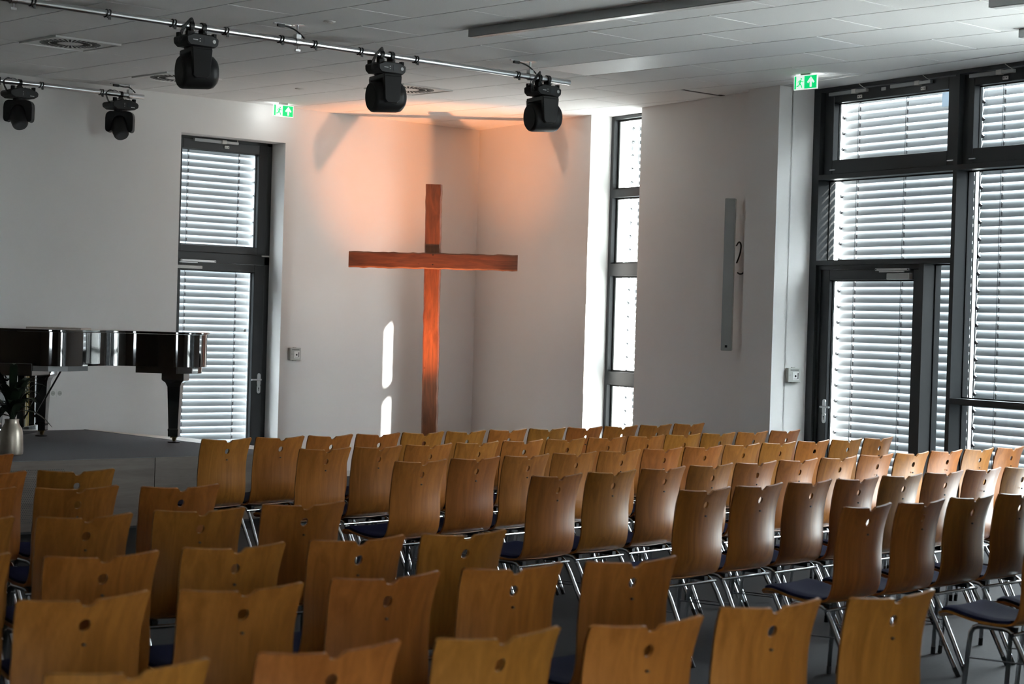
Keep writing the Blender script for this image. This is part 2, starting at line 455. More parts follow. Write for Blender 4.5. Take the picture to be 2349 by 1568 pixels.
b.prism([(X0, Y0), (P_END.x + .1, Y0), (rw((WY - ylim) / math.cos(ANG), -.1).x, ylim - .003), (X0, ylim - .003)], CEIL, CEIL + .0055)
b.prism([(X0, ylim), (bx(-8) - .003, ylim), (bx(-8) - .003, WY), (X0, WY)], CEIL, CEIL + .0055)
tag(b.build('ceiling_field', M['tile'], ceil), kind='stuff')

# ------------------------------------------------------------------ glazing helpers (frame of reference x along, y outward, z up)
def handle(root, x, y, z, sgn, parent_name='door_handle'):
    h = MB().tube([(x, y, z), (x, y - .05, z)], .009, 8).tube([(x, y - .05, z), (x + sgn * .02, y - .055, z), (x + sgn * .125, y - .055, z)], .0095, 8).build(parent_name, M['steel'], root, smooth=40)
    MB().prism_y(arc(x, z + .045, .022, 0, PI, 8) + arc(x, z - .045, .022, PI, 2 * PI, 8), y - .008, y).build('handle_plate', M['steel'], h)
    MB().prism_y(arc(x, z - .10 + .025, .022, 0, PI, 8) + arc(x, z - .10 - .025, .022, PI, 2 * PI, 8), y - .008, y).build('lock_plate', M['steel'], h)
    MB().prism_y(arc(x, z - .09, .007, 0, 2 * PI, 10), y - .0095, y - .007).box(x - .003, x + .003, y - .0095, y - .007, z - .118, z - .09).build('keyhole', M['black'], h)
    return h
def actuator(root, x0, x1, y, z):
    xm = x0 + (x1 - x0) * .62
    a = MB().box(x0, xm, y - .035, y, z - .016, z + .016).build('window_actuator', M['greymetal'], root, bevel=.003)
    MB().box(xm, xm + .055, y - .04, y, z - .018, z + .02).build('actuator_bracket', M['brackets'], a, bevel=.002)
    MB().box(xm + .055, x1, y - .035, y, z - .014, z + .014).build('actuator_motor', M['closer'], a, bevel=.003)
    f = MB().box(xm + .05, xm + .105, y - .01, y, z - .06, z - .032).build('fixing_plate', M['brackets'], a)
    MB().box(xm + .06, xm + .068, y - .012, y - .008, z - .05, z - .042).box(xm + .087, xm + .095, y - .012, y - .008, z - .05, z - .042).build('plate_screws', M['black'], a)
    MB().tube(catmull([(x1 - .01, y - .02, z + .01), (x1 - .03, y - .05, z + .03), (x1 - .075, y - .05, z + .058)], 5), .003, 6).build('actuator_cable', M['brackets'], a)
    return a
def door_closer(root, x0, x1, xr0, xr1, y, zb, zt, zr):
    c = MB().box(x0, x1, y - .05, y, zb, zt).build('door_closer', M['closer'], root, bevel=.004)
    MB().box(xr0, xr1, y - .028, y - .008, zr - .011, zr + .011).build('closer_rail', M['steel'], c, bevel=.002)
    MB().box(min(x0, xr0) + .06, max(x0, xr0) + .2, y - .035, y - .028, zr - .024, zr - .014).build('closer_arm', M['steel'], c)
    MB().box(xr0 + .008, xr0 + .018, y - .03, y - .027, zr - .005, zr + .005).box(xr1 - .018, xr1 - .008, y - .03, y - .027, zr - .005, zr + .005).build('rail_screws', M['black'], c)
    return c
def rect_frame(x0, x1, z0, z1, y0, y1, wl, wr, wb, wt):
    b = MB()
    b.box(x0, x0 + wl, y0, y1, z0, z1); b.box(x1 - wr, x1, y0, y1, z0, z1)
    b.box(x0 + wl, x1 - wr, y0, y1, z0, z0 + wb); b.box(x0 + wl, x1 - wr, y0, y1, z1 - wt, z1)
    return b
def pane(root, x0, x1, z0, z1, y, g=.012):
    p = MB().add([(x0, y, z0), (x1, y, z0), (x1, y, z1), (x0, y, z1)], [(0, 1, 2, 3)]).build('pane', M['glass'], root)
    rect_frame(x0 - .001, x1 + .001, z0 - .001, z1 + .001, y - .016, y - .002, g, g, g, g).build('gasket', M['gasket'], p)
    return p

# ------------------------------------------------------------------ venetian blinds hung outside the panes
SLAT_W, PITCH_S = .08, .0715
def slat_profile(TILT):
    pts = []
    n = 6
    for i in range(n + 1):
        t = -1 + 2 * i / n                   # -1 inner(lower) .. 1 outer(upper)
        a = t * SLAT_W / 2
        c = -.006 * (1 - t * t)
        # inner edge low, outer edge high; crown bulges inward and up
        y = a * math.cos(TILT) + c * math.sin(TILT)
        z = a * math.sin(TILT) - c * math.cos(TILT)
        pts.append((y, z))
    return pts
def slat_mesh(length, tilt):
    pr = slat_profile(tilt); b = MB(); n = len(pr)
    vs = [(0, y, z) for y, z in pr] + [(length, y, z) for y, z in pr]
    b.add(vs, [(i, i + 1, n + i + 1, n + i) for i in range(n - 1)])
    me = b.mesh('slat', M['slat'])
    me.polygons.foreach_set('use_smooth', [True] * len(me.polygons))
    return me
def blind(name, label, MATX, x0, x1, y, z0, z1, ladders, joined=False, tilt=R_(71)):
    root = empty(name, MATX)
    tag(root, label, 'blind', 'outside venetian blinds')
    n = int((z1 - z0) / PITCH_S)
    zs = [z1 - .05 - i * PITCH_S for i in range(n)]
    me = slat_mesh(x1 - x0, tilt)
    if joined:
        b = MB()
        src = [tuple(v.co) for v in me.vertices]; fs = [tuple(p.vertices) for p in me.polygons]
        for z in zs: b.add([(p[0] + x0, p[1] + y, p[2] + z) for p in src], fs)
        tag(b.build('slats', M['slat'], root), kind='stuff')
    else:
        for z in zs:
            s = link('slat', me, root); s.location = (x0, y, z)
    if not joined:
        b = MB()
        for lx in ladders:
            b.tube([(lx, y - .035, z0), (lx, y - .035, z1)], .0025, 5)
        b.build('ladder_cord', M['cord'], root)
        b = MB(); c = MB()
        for lx in ladders:
            for z in zs:
                b.box(lx + .012, lx + .02, y - .034, y - .022, z - .03, z + .004)
                c.box(lx + .012, lx + .021, y - .036, y - .026, z + .006, z + .016)
        tag(b.build('cord_clips', M['cord'], root), kind='stuff')
        tag(c.build('clip_rivets', M['steel'], root), kind='stuff')
        b = MB()
        for i, z in enumerate(zs):
            if i % 2 == 0:
                for xx in (x0 + .006, x1 - .026):
                    b.prism_y([(xx - .012, z), (xx + .01, z + .016), (xx + .028, z), (xx + .01, z - .016)], y - .03, y - .012)
        tag(b.build('guide_pins', M['cord'], root), kind='stuff')
    b = MB()
    for xx in (x0 - .012, x1 + .012):
        b.box(xx - .009, xx + .009, y - .012, y + .012, z0, z1)
    b.build('guide_rails', M['greymetal'], root)
    MB().box(x0, x1, y - .03, y + .03, z1, z1 + .06).build('head_rail', M['greymetal'], root)
    return root

# ------------------------------------------------------------------ door_1: garden door with top light behind the stage
D1 = empty('door_1', LW); tag(D1, 'tall anthracite glass door with top light behind the piano', 'door', kind='structure')
FO = .235
MB().box(DX0, DX0 + .07, FO, FO + .09, 0, DZ).box(DX1 - .062, DX1, FO, FO + .09, 0, DZ).box(DX0, DX1, FO, FO + .09, DZ - .035, DZ).box(DX0, DX1, FO, FO + .09, 2.245, 2.345).box(DX0, DX1, FO, FO + .12, 0, .03).build('door_frame', M['frame'], D1)
sh = rect_frame(DX0 + .065, DX1 - .055, 2.347, DZ - .03, FO - .012, FO + .07, .10, .115, .075, .10).build('top_light_sash', M['frame'], D1, bevel=.004)
pane(sh, DX0 + .16, DX1 - .165, 2.42, DZ - .125, FO + .055)
lf = rect_frame(DX0 + .065, DX1 - .065, .03, 2.242, FO - .012, FO + .07, .115, .13, .14, .08).build('door_leaf', M['frame'], D1, bevel=.004)
pane(lf, DX0 + .175, DX1 - .19, .165, 2.165, FO + .055)
handle(lf, 11.695, FO - .012, 1.037, -1)
door_closer(D1, 10.60, 10.927, 10.676, 11.105, FO - .01, 2.172, 2.205, 2.256)
actuator(D1, 10.80, 11.34, FO - .012, 3.492)
MB().tube([(11.69, FO - .02, 2.338), (11.785, FO - .02, 2.338)], .008, 8).build('hinge_bar', M['closer'], D1)
MB().prism_y(arc(11.545, 1.55, .016, 0, 2 * PI, 16), FO + .045, FO + .05).build('round_sticker', M['badge'], D1)
blind('venetian_blind', 'closed silver venetian blind behind the glass door by the piano', LW, DX0 - .12, 11.84, .58, -.1, 3.62, [10.95, 11.587])

# ------------------------------------------------------------------ window_1: slit window in the side wall
W1 = empty('window_1', RW); tag(W1, 'tall narrow grey window stacked in four panes beside the corner', 'window', kind='structure')
y0, y1 = .26, .335
MB().box(S_W0, S_W0 + .05, y0, y1, 0, CEIL).build('window_post', M['frame'], W1)
MB().box(S_W1 - .05, S_W1, y0, y1, 0, CEIL).build('window_post', M['frame'], W1)
zt = [(3.868, CEIL), (3.053, 3.137), (2.235, 2.362), (1.10, 1.235), (0, .08)]
for a, c in zt: MB().box(S_W0 + .05, S_W1 - .05, y0, y1, a, c).build('transom', M['frame'], W1)
for i in range(4):
    pane(W1, S_W0 + .052, S_W1 - .052, zt[i + 1][1], zt[i][0], y1 - .01, .02)
bl = blind('venetian_blind', 'silver venetian blind outside the tall slit window', RW, 2.235, 3.16, .60, -.1, 3.86, [2.385, 3.0], tilt=R_(-58))
for zz in (3.60, 1.95):
    MB().box(2.0, 2.235, .57, .60, zz - .03, zz + .03).build('rail_bracket', M['greymetal'], bl)

# ------------------------------------------------------------------ window_2: post and beam facade with door
W2 = empty('window_2', RW); tag(W2, 'black steel framed floor to ceiling glazed facade', 'window', kind='structure')
yf, yb, yg = .26, .40, .405
T1, T2 = (3.077, 3.122), (2.312, 2.354)
MB().box(S_G0, 5.668, yf, yb + .06, 0, CEIL).build('edge_post', M['frame'], W2)
posts = [7.357, 9.15, 10.93]  # last bay is out of view, added without a blind to admit daylight
for i, s in enumerate(posts):
    MB().box(s, s + .045, yf, yb + .06, 0, CEIL).build('facade_post', M['frame'], W2)
edges = [5.668] + posts
for i in range(len(posts)):
    a = edges[i] if i == 0 else edges[i] + .045
    c = edges[i + 1]
    MB().box(a, c, yf, yb + .06, 3.865, CEIL + .01).build('head_beam', M['frame'], W2)
    MB().box(a, c, yf, yb + .06, *T1).build('transom', M['frame'], W2)
    MB().box(a, c, yf, yb + .06, 0, .05).build('sill_beam', M['frame'], W2)
    sa = rect_frame(a + .01, c - .01, T1[1] + .004, 3.862, yf + .045, yb, .115, .115, .125, .10).build('top_hung_sash', M['frame'], W2, bevel=.004)
    pane(sa, a + .12, c - .12, T1[1] + .125, 3.765, yb - .015)
    if i == 0:
        MB().box(a, c, yf, yb + .06, *T2).build('transom', M['frame'], W2)
        pane(W2, a, c, T2[1], T1[0], yg)
    else:
        MB().box(a, c, yf, yb + .06, 1.155, 1.202).build('transom', M['frame'], W2)
        pane(W2, a, c, 1.202, T1[0], yg); pane(W2, a, c, .05, 1.155, yg)
MB().box(6.99, 7.05, yf, yb + .06, .05, T2[0]).build('door_post', M['frame'], W2)
pane(W2, 7.05, 7.357, .05, T2[0], yg)
b = MB()
for xx in (7.062, 7.085): b.prism_y(arc(xx, 2.28, .006, 0, 2 * PI, 8), yf + .06, yf + .064)
actuator(W2, 5.756, 6.25, yf + .045, 3.838); actuator(W2, 6.555, 7.046, yf + .045, 3.838); actuator(W2, 7.495, 7.981, yf + .045, 3.838)
MB().box(6.42, 6.475, yf + .035, yf + .045, 3.818, 3.846).build('type_plate', M['closer'], W2)
for s in (5.775, 7.25, 7.50): MB().tube([(s, yf + .035, 3.163), (s + .07, yf + .035, 3.163)], .006, 8).build('hinge_bar', M['steel'], W2)
MB().box(7.08, 7.235, yb - .02, yb - .017, 3.63, 3.75).build('pane_sticker', M['film'], W2)
D2 = empty('door_2', RW); tag(D2, 'black framed glass terrace door in the facade', 'door', kind='structure')
lf = rect_frame(5.70, 6.985, .03, 2.27, yf + .045, yf + .115, .105, .105, .14, .09).build('door_leaf', M['frame'], D2, bevel=.004)
MB().box(5.668, 5.70, yf + .03, yb, .03, 2.312).box(5.668, 6.99, yf + .03, yb, 2.272, 2.312).build('door_frame', M['frame'], D2)
pane(lf, 5.803, 6.882, .17, 2.18, yf + .10)
handle(lf, 5.79, yf + .045, 1.047, 1)
door_closer(D2, 6.60, 6.874, 6.43, 6.85, yf + .045, 2.182, 2.235, 2.268)
blind('venetian_blind', 'silver venetian blind outside the terrace door and its side pane', RW, 5.60, 7.27, .60, -.1, 3.86, [5.83, 6.445, 7.06])
blind('venetian_blind', 'silver venetian blind outside the wide pane beyond the terrace door', RW, 7.345, 9.06, .60, -.1, 3.86, [7.595, 8.21, 8.83])

# ------------------------------------------------------------------ added_window: unseen, added in the rear wall to light the near chairs
W3 = empty('added_window', Matrix.Translation((0, Y0, 0)) @ Matrix.Rotation(PI, 4, 'Z')); tag(W3, 'unseen window added in the rear wall to light the near chairs', 'window', kind='structure')
for i in range(4):
    xa = -BWX1 + i * (BWX1 - BWX0) / 4; xb = xa + (BWX1 - BWX0) / 4
    rect_frame(xa, xb, BWZ0, BWZ1, .1, .18, .05, .05, .06, .06).build('window_frame', M['frame'], W3)
    pane(W3, xa + .05, xb - .05, BWZ0 + .06, BWZ1 - .06, .15)

# ------------------------------------------------------------------ stage
ST = .56; SX1 = 9.53; SY0 = 13.07
stage = empty('stage', loc=(SX1, SY0, 0)); tag(stage, 'low stage platform with grey carpet and oak fronted panels', 'stage')
SL = X0 - SX1
MB().box(SL + .002, -.02, .02, WY - SY0 - .002, 0, ST - .004).build('stage_body', M['gasket'], stage)
MB().box(SL + .002, -.03, .004, WY - SY0 - .002, ST - .01, ST).build('stage_carpet', M['carpet'], stage)
xs = [0.0, 8.266 - SX1, 6.93 - SX1 + .06, 5.6 - SX1, 4.3 - SX1]
for i in range(len(xs) - 1):
    MB().box(xs[i + 1] + .003, xs[i] - .003, 0, .02, .02, ST - .003).build('front_panel', M['oak'], stage)
MB().box(SL + .002, xs[-1] - .003, 0, .02, .02, ST - .003).build('front_panel', M['oak'], stage)
MB().box(-.02, 0, .02, WY - SY0 - .002, .02, ST - .003).build('side_panel', M['oak'], stage)
MB().box(-.03, -.012, .004, WY - SY0 - .002, ST - .012, ST + .002).build('edge_strip', M['gasket'], stage)
LEDGE = [(-.01, WY - SY0 - .005), (-.012, .36), (.03, .40), (.27, .70), (.27, 1.93), (.06, 2.86)]
MB().prism(LEDGE, ST - .03, ST + .002).build('side_ledge', M['palewood'], stage)
MB().prism([(x * .93, y) for x, y in LEDGE], .02, ST - .03).build('ledge_support', M['oak'], stage)
b = MB()                                         # perforated field in the front panel
for r in range(30):
    z = .09 + r * .0137
    for c in range(34):
        x = 7.455 - SX1 - c * .0158 - (r % 2) * .0079
        if x < 6.935 - SX1: continue
        b.prism_y(arc(x, z, .0036, 0, 2 * PI, 6), -.0012, .004)
tag(b.build('perforation', M['gapshade'], stage), kind='stuff')

# ------------------------------------------------------------------ stacking chairs
def lerp_prof(prof, t):
    x = t * (len(prof) - 1); i = min(int(x), len(prof) - 2); f = x - i
    return tuple(prof[i][k] + (prof[i + 1][k] - prof[i][k]) * f for k in range(2))
BACK = catmull([(0, 0.0, .892), (0, .020, .84), (0, .037, .77), (0, .046, .70), (0, .049, .64), (0, .047, .58), (0, .050, .52), (0, .060, .47), (0, .078, .437), (0, .105, .422)], 8)
def back_pt(z):
    for i in range(len(BACK) - 1):
        a, c = BACK[i], BACK[i + 1]
        if c.z <= z <= a.z:
            t = (z - a.z) / (c.z - a.z) if abs(c.z - a.z) > 1e-9 else 0
            return a.y + (c.y - a.y) * t
    if z > BACK[0].z: return BACK[0].y - (z - BACK[0].z) * .4
    return BACK[-1].y
def solidify(grid_v, faces, th):
    me = bpy.data.meshes.new('tmp'); me.from_pydata(grid_v, [], faces)
    bm = bmesh.new(); bm.from_mesh(me); bm.normal_update()
    bmesh.ops.recalc_face_normals(bm, faces=bm.faces)
    nf = len(bm.faces)
    bm.verts.ensure_lookup_table()
    geom = bmesh.ops.solidify(bm, geom=bm.faces[:], thickness=th)
    bmesh.ops.recalc_face_normals(bm, faces=bm.faces)
    out = bpy.data.meshes.new('shell'); bm.to_mesh(out); bm.free()
    bpy.data.meshes.remove(me)
    return out
def half_w(z):
    if z > .74: return .205 + (z - .74) / .15 * .010
    return .205 + (.74 - z) * .02
def backrest_mesh():
    hz = .805
    us = [-1.0, -.955, -.82, -.6, -.38, -.21, None, None, None, None, None, .21, .38, .6, .82, .955, 1.0]
    hole = [-.03, -.015, 0, .015, .03]
    zs = [.424, .437, .46, .49, .53, .58, .63, .68, .73, .76, hz - .03, hz - .015, hz, hz + .015, hz + .03, .855, .892]
    V = []; idx = {}
    nU, nZ = len(us), len(zs)
    for j, z in enumerate(zs):
        for i, u in enumerate(us):
            hw = half_w(z)
            x = hole[i - 6] if u is None else u * hw
            zz = z
            if j == nZ - 1:
                zz = .892 - .013 * (1 - (x / hw) ** 2)
                if u is None:
                    zz += {-.03: 0, -.015: -.016, 0: -.019, .015: -.016, .03: 0}[hole[i - 6]]
                if abs(x) > .96 * hw: zz -= .006
            elif j == nZ - 2:
                zz = .855 - .004 * (1 - (x / hw) ** 2)
            y = back_pt(zz) - .030 * (1 - (x / hw) ** 2) * min(1, (zz - .40) / .12)
            idx[(i, j)] = len(V); V.append((x, y, zz))
    F = []
    hi, hj = 6, 10
    for j in range(nZ - 1):
        for i in range(nU - 1):
            if hi <= i < hi + 4 and hj <= j < hj + 4: continue
            F.append((idx[(i, j)], idx[(i + 1, j)], idx[(i + 1, j + 1)], idx[(i, j + 1)]))
    ring = [(hi + a, hj) for a in range(4)] + [(hi + 4, hj + a) for a in range(4)] + [(hi + 4 - a, hj + 4) for a in range(4)] + [(hi, hj + 4 - a) for a in range(4)]
    cv = []
    for (i, j) in ring:
        p = V[idx[(i, j)]]
        a = math.atan2(p[2] - hz, p[0])
        x, z = .019 * math.cos(a), hz + .019 * math.sin(a)
        y = back_pt(z) - .030
        cv.append(len(V)); V.append((x, y, z))
    n = len(ring)
    for k in range(n):
        F.append((idx[ring[k]], idx[ring[(k + 1) % n]], cv[(k + 1) % n], cv[k]))
    me = solidify(V, F, -.011)
    me.materials.append(M['beech']); me.materials.append(M['beechedge'])
    for p in me.polygons: p.use_smooth = True
    me.set_sharp_from_angle(angle=R_(50))
    return me
SEAT = catmull([(0, .085, .432), (0, .125, .419), (0, .20, .415), (0, .29, .421), (0, .37, .436), (0, .425, .445), (0, .462, .438), (0, .482, .420)], 3)
def seat_grid(inset, dz, y_lo=0.0, y_hi=1.0, nu=10):
    V = []; F = []
    pts = [p for p in SEAT]
    i0, i1 = int(y_lo * (len(pts) - 1)), int(y_hi * (len(pts) - 1))
    pts = pts[i0:i1 + 1]
    for j, p in enumerate(pts):
        t = j / (len(pts) - 1)
        hw = (.205 - .010 * t) - inset
        if t > .85: hw -= .03 * ((t - .85) / .15) ** 2
        for i in range(nu + 1):
            u = -1 + 2 * i / nu
            V.append((u * hw, p.y, p.z - .010 * (1 - u * u) + dz))
    n = nu + 1
    for j in range(len(pts) - 1):
        for i in range(nu):
            F.append((j * n + i, j * n + i + 1, (j + 1) * n + i + 1, (j + 1) * n + i))
    return V, F
def seat_mesh():
    V, F = seat_grid(0, 0)
    me = solidify(V, F, -.011)
    me.materials.append(M['beech'])
    for p in me.polygons: p.use_smooth = True
    me.set_sharp_from_angle(angle=R_(50))
    return me
def cushion_mesh():
    V, F = seat_grid(.008, .012, .10, .97)
    n = 11; rows = len(V) // n
    # closed pad: bottom ring = this grid, top raised with rounded border
    b = MB()
    top = []
    for j in range(rows):
        for i in range(n):
            x, y, z = V[j * n + i]
            e = min(i, n - 1 - i, j * .7, (rows - 1 - j) * .7)
            top.append((x * (.985 if e < .5 else 1), y, z + (.012 if e < .5 else .022)))
    b.add(V, [tuple(reversed(f)) for f in F]); o = len(b.v)
    b.add(top, F)
    bd = [(0, i) for i in range(n)] + [(j, n - 1) for j in range(1, rows)] + [(rows - 1, i) for i in range(n - 2, -1, -1)] + [(j, 0) for j in range(rows - 2, 0, -1)]
    ids = [j * n + i for j, i in bd]
    for k in range(len(ids)):
        a, c = ids[k], ids[(k + 1) % len(ids)]
        b.f.append((a, c, o + c, o + a)); b.m.append(0)
    return b.mesh('seat_cushion', M['blue'], smooth=60)
def make_chair():
    root = empty('stacking_chair')
    link('backrest', backrest_mesh(), root)
    link('seat', seat_mesh(), root)
    link('seat_cushion', cushion_mesh(), root)
    for sx in (-1, 1):
        rp = [(sx * .208, -.105, .008), (sx * .196, .062, .33), (sx * .194, .098, .388), (sx * .193, .118, .401), (sx * .193, .145, .405)]
        fp = [(sx * .210, .335, .008), (sx * .197, .312, .31), (sx * .195, .305, .37), (sx * .194, .29, .395), (sx * .193, .265, .404)]
        l = MB().tube(rp, .0118, 8).build('leg', M['chrome'], root, smooth=50)
        MB().tube([(sx * .2085, -.109, 0), (sx * .206, -.085, .045)], .0125, 8).build('foot_cap', M['blackmat'], l, smooth=50)
        l = MB().tube(fp, .0118, 8).build('leg', M['chrome'], root, smooth=50)
        MB().tube([(sx * .2103, .3355, 0), (sx * .2085, .3325, .04)], .0125, 8).build('foot_cap', M['blackmat'], l, smooth=50)
        MB().tube([(sx * .193, .14, .405), (sx * .193, .27, .404)], .0118, 8).build('side_rail', M['chrome'], root, smooth=50)
        MB().tube([(sx * .198, .028, .262), (sx * .199, .315, .255)], .0034, 6).build('stretcher', M['darkrod'], root, smooth=50)
        MB().box(sx * .15 - .014, sx * .15 + .014, .10, .285, .39, .412).build('seat_mount', M['black'], root)
    MB().tube([(-.214, .088, .386), (.214, .088, .386)], .009, 8).build('crossbar', M['chrome'], root, smooth=50)
    MB().tube([(-.196, .285, .392), (.196, .285, .392)], .008, 8).build('crossbar', M['chrome'], root, smooth=50)
    MB().tube([(0, back_pt(.748) - .0445, .748), (0, back_pt(.748) - .036, .748)], .0045, 8).build('screw', M['screw'], root)
    return root
ORD = ['first', 'second', 'third', 'fourth', 'fifth', 'sixth', 'seventh', 'eighth', 'ninth', 'tenth', 'eleventh', 'twelfth']
chair0 = make_chair()
used = [False]
def place_chair(x, y, ang, label, group):
    if used[0]:
        c = copy_tree(chair0)
    else:
        c = chair0; used[0] = True
    c.location = (x, y, 0); c.rotation_euler = (0, 0, R_(ang))
    tag(c, label, 'chair', group)
# back tops measured row by row: x, y of the first chair, step along the row, small offsets as they stand
RIGHT = [
    (7.241, 10.575, .462, .038, 12, [.01, .02, .02, .02, 0, -.01, .01, 0, -.01, -.02, 0, .02], 5.0),
    (7.349, 9.621, .463, .037, 12, [-.01, -.02, -.01, .01, .02, .02, .01, .01, 0, 0, -.01, .01], 4.6),
    (7.284, 8.598, .470, .045, 12, [-.02, -.01, 0, .01, 0, 0, 0, .02, .01, .02, 0, -.01], 5.2),
    (7.364, 7.521, .474, .041, 12, [-.04, -.02, .01, .02, .01, .01, 0, .03, .01, .01, -.01, -.04], 5.0),
    (7.451, 6.519, .473, .030, 8, [0, .02, .02, 0, 0, .01, .02, 0], 4.2),
    (7.513, 5.535, .482, .025, 4, [.01, -.01, .01, 0], 3.5),
    (7.677, 4.617, .482, .020, 3, [0, 0, 0], 3.5)]
for r, (x0, y0, dx, dy, n, off, ang) in enumerate(RIGHT):
    for i in range(n):
        rnd = random.Random(100 * r + i)
        place_chair(x0 + dx * i + off[i], y0 + dy * i + off[i] * .8, ang + rnd.uniform(-1.2, 1.2),
                    f'beech shell chair with blue pad, {ORD[i]} from the aisle, {ORD[r]} row back from the cross', 'chairs in rows before the cross')
LEFT = [  # listed from the aisle to the left
    [(5.08, 9.86)], [(5.072, 8.761), (4.585, 8.80)], [(5.07, 7.777), (4.591, 7.917), (4.115, 8.03)],
    [(5.10, 6.826), (4.54, 6.81), (3.99, 6.81), (3.50, 6.90)],
    [(4.98, 5.604), (4.485, 5.655), (3.945, 5.686), (3.41, 5.70), (2.94, 5.885)],
    [(4.95, 4.666), (4.443, 4.745), (3.92, 4.786), (3.368, 4.806), (2.867, 4.886), (2.36, 4.93)],
    [(5.05, 3.61), (4.54, 3.69), (3.955, 3.66), (3.455, 3.735), (2.945, 3.811), (2.39, 3.86)]]
for r, row in enumerate(LEFT):
    for i, (x, y) in enumerate(row):
        rnd = random.Random(900 + 50 * r + i)
        place_chair(x, y, -4.5 + rnd.uniform(-2, 2), f'beech shell chair with blue pad, {ORD[i]} from the aisle, {ORD[r]} row back from the stage', 'chairs in rows before the stage')

# ------------------------------------------------------------------ wooden cross and its floor spotlight
ea = math.atan2(-.684, .729)
CX, CY = 12.742 + .03 * .729, 15.02 - .03 * .684
cross = empty('wooden_cross', loc=(CX, CY, 0), rz=ea)
tag(cross, 'tall rough wooden cross of two brown beams standing in the corner', 'cross')
def rough_beam(w0, w1, d0, d1, L, seed, vertical):
    rnd = random.Random(seed); n = 34; b = MB(); rings = []
    for i in range(n + 1):
        t = i / n
        j = lambda s: rnd.uniform(-s, s)
        a = .004 if 0 < i < n else 0
        xl, xr = w0 + j(a), w1 + j(a)
        c = .014
        rings.append([(xl + c, d0), (xr - c, d0), (xr, d0 + c), (xr, d1), (xl, d1), (xl, d0 + c)])
    vs = []; fs = []; m_ = 6
    for i, rg in enumerate(rings):
        t = i / n * L
        vs += [(p[0], p[1], t) if vertical else (t, p[1], p[0]) for p in rg]
    for i in range(n):
        for k in range(m_): fs.append((i * m_ + k, i * m_ + (k + 1) % m_, (i + 1) * m_ + (k + 1) % m_, (i + 1) * m_ + k))
    fs.append(tuple(range(m_ - 1, -1, -1))); fs.append(tuple(n * m_ + k for k in range(m_)))
    return b.add(vs, fs)
v = rough_beam(-.084, .084, .0, .10, 3.122, 3, True)
v.v = [(x + (3.1 - z) * .010 - .015, y, z) for x, y, z in v.v]
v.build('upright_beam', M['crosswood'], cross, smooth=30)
h = rough_beam(-.083, .083, -.05, .03, 1.745, 5, False)
h.v = [(x - .87, y, z + 2.322 + x * .006) for x, y, z in h.v]
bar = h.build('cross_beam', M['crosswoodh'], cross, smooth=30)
for z in (2.29, 2.39): MB().prism_y(arc(0.0, z, .008, 0, 2 * PI, 10), -.053, -.045).build('bolt_head', M['gasket'], bar)
MB().box(-.3, .3, -.03, .25, 0, .03).box(-.05, .05, -.02, .25, .03, .06).build('base_plate', M['gasket'], cross)

up = empty('floor_spotlight', loc=(11.95, 14.20, 0), rz=ea)
tag(up, 'small black floor spotlight shining orange up at the cross', 'spotlight')
EL = R_(62)
axis = Vector((0, math.cos(EL), math.sin(EL)))
b = MB().lathe([(.06, -.09), (.085, -.07), (.09, .05), (.095, .055), (.095, .075)], 20)
q = axis.to_track_quat('Z', 'Y').to_matrix().to_4x4()
b.xf(Matrix.Translation((0, 0, .15)) @ q).build('lamp_body', M['black'], up, smooth=40)
MB().lathe([(.086, .07), (.086, .0765)], 20).xf(Matrix.Translation((0, 0, .15)) @ q).build('lens', mat('orange_lens', (.9, .4, .1), .3, emit=(1, .35, .08), estr=8), up)
MB().box(-.12, -.11, -.02, .02, 0, .17).box(.11, .12, -.02, .02, 0, .17).box(-.12, .12, -.05, .05, 0, .01).build('yoke_bracket', M['black'], up)
sl = bpy.data.lights.new('spot_beam', 'SPOT')
sl.energy = 660; sl.color = (1.0, .33, .10); sl.spot_size = R_(50); sl.spot_blend = .85; sl.shadow_soft_size = .045
so = bpy.data.objects.new('spot_beam', sl); COL.objects.link(so); so.parent = up
so.location = Vector((0, 0, .15)) + axis * .10
so.rotation_euler = (-axis).to_track_quat('Z', 'Y').to_euler()
s2 = bpy.data.lights.new('added_spill', 'SPOT')  # second wide lamp, added to lift the walls around the corner
s2.energy = 85; s2.color = (1.0, .82, .70); s2.spot_size = R_(112); s2.spot_blend = 1.0; s2.shadow_soft_size = .06
s2o = bpy.data.objects.new('added_spill', s2); COL.objects.link(s2o); s2o.parent = up
s2o.location = so.location; s2o.rotation_euler = (-Vector((0, math.cos(R_(76)), math.sin(R_(76))))).to_track_quat('Z', 'Y').to_euler()

# ------------------------------------------------------------------ grand piano
pa = R_(-47.6)
ux, uy = math.cos(pa), math.sin(pa)
rx_, ry_ = uy, -ux                     # toward the audience
ox = 8.634 - .32 * ux + .60 * rx_; oy = 15.565 - .32 * uy + .60 * ry_
piano = empty('grand_piano', loc=(ox, oy, ST), rz=pa)
tag(piano, 'black polished grand piano with closed lid on the stage', 'piano')
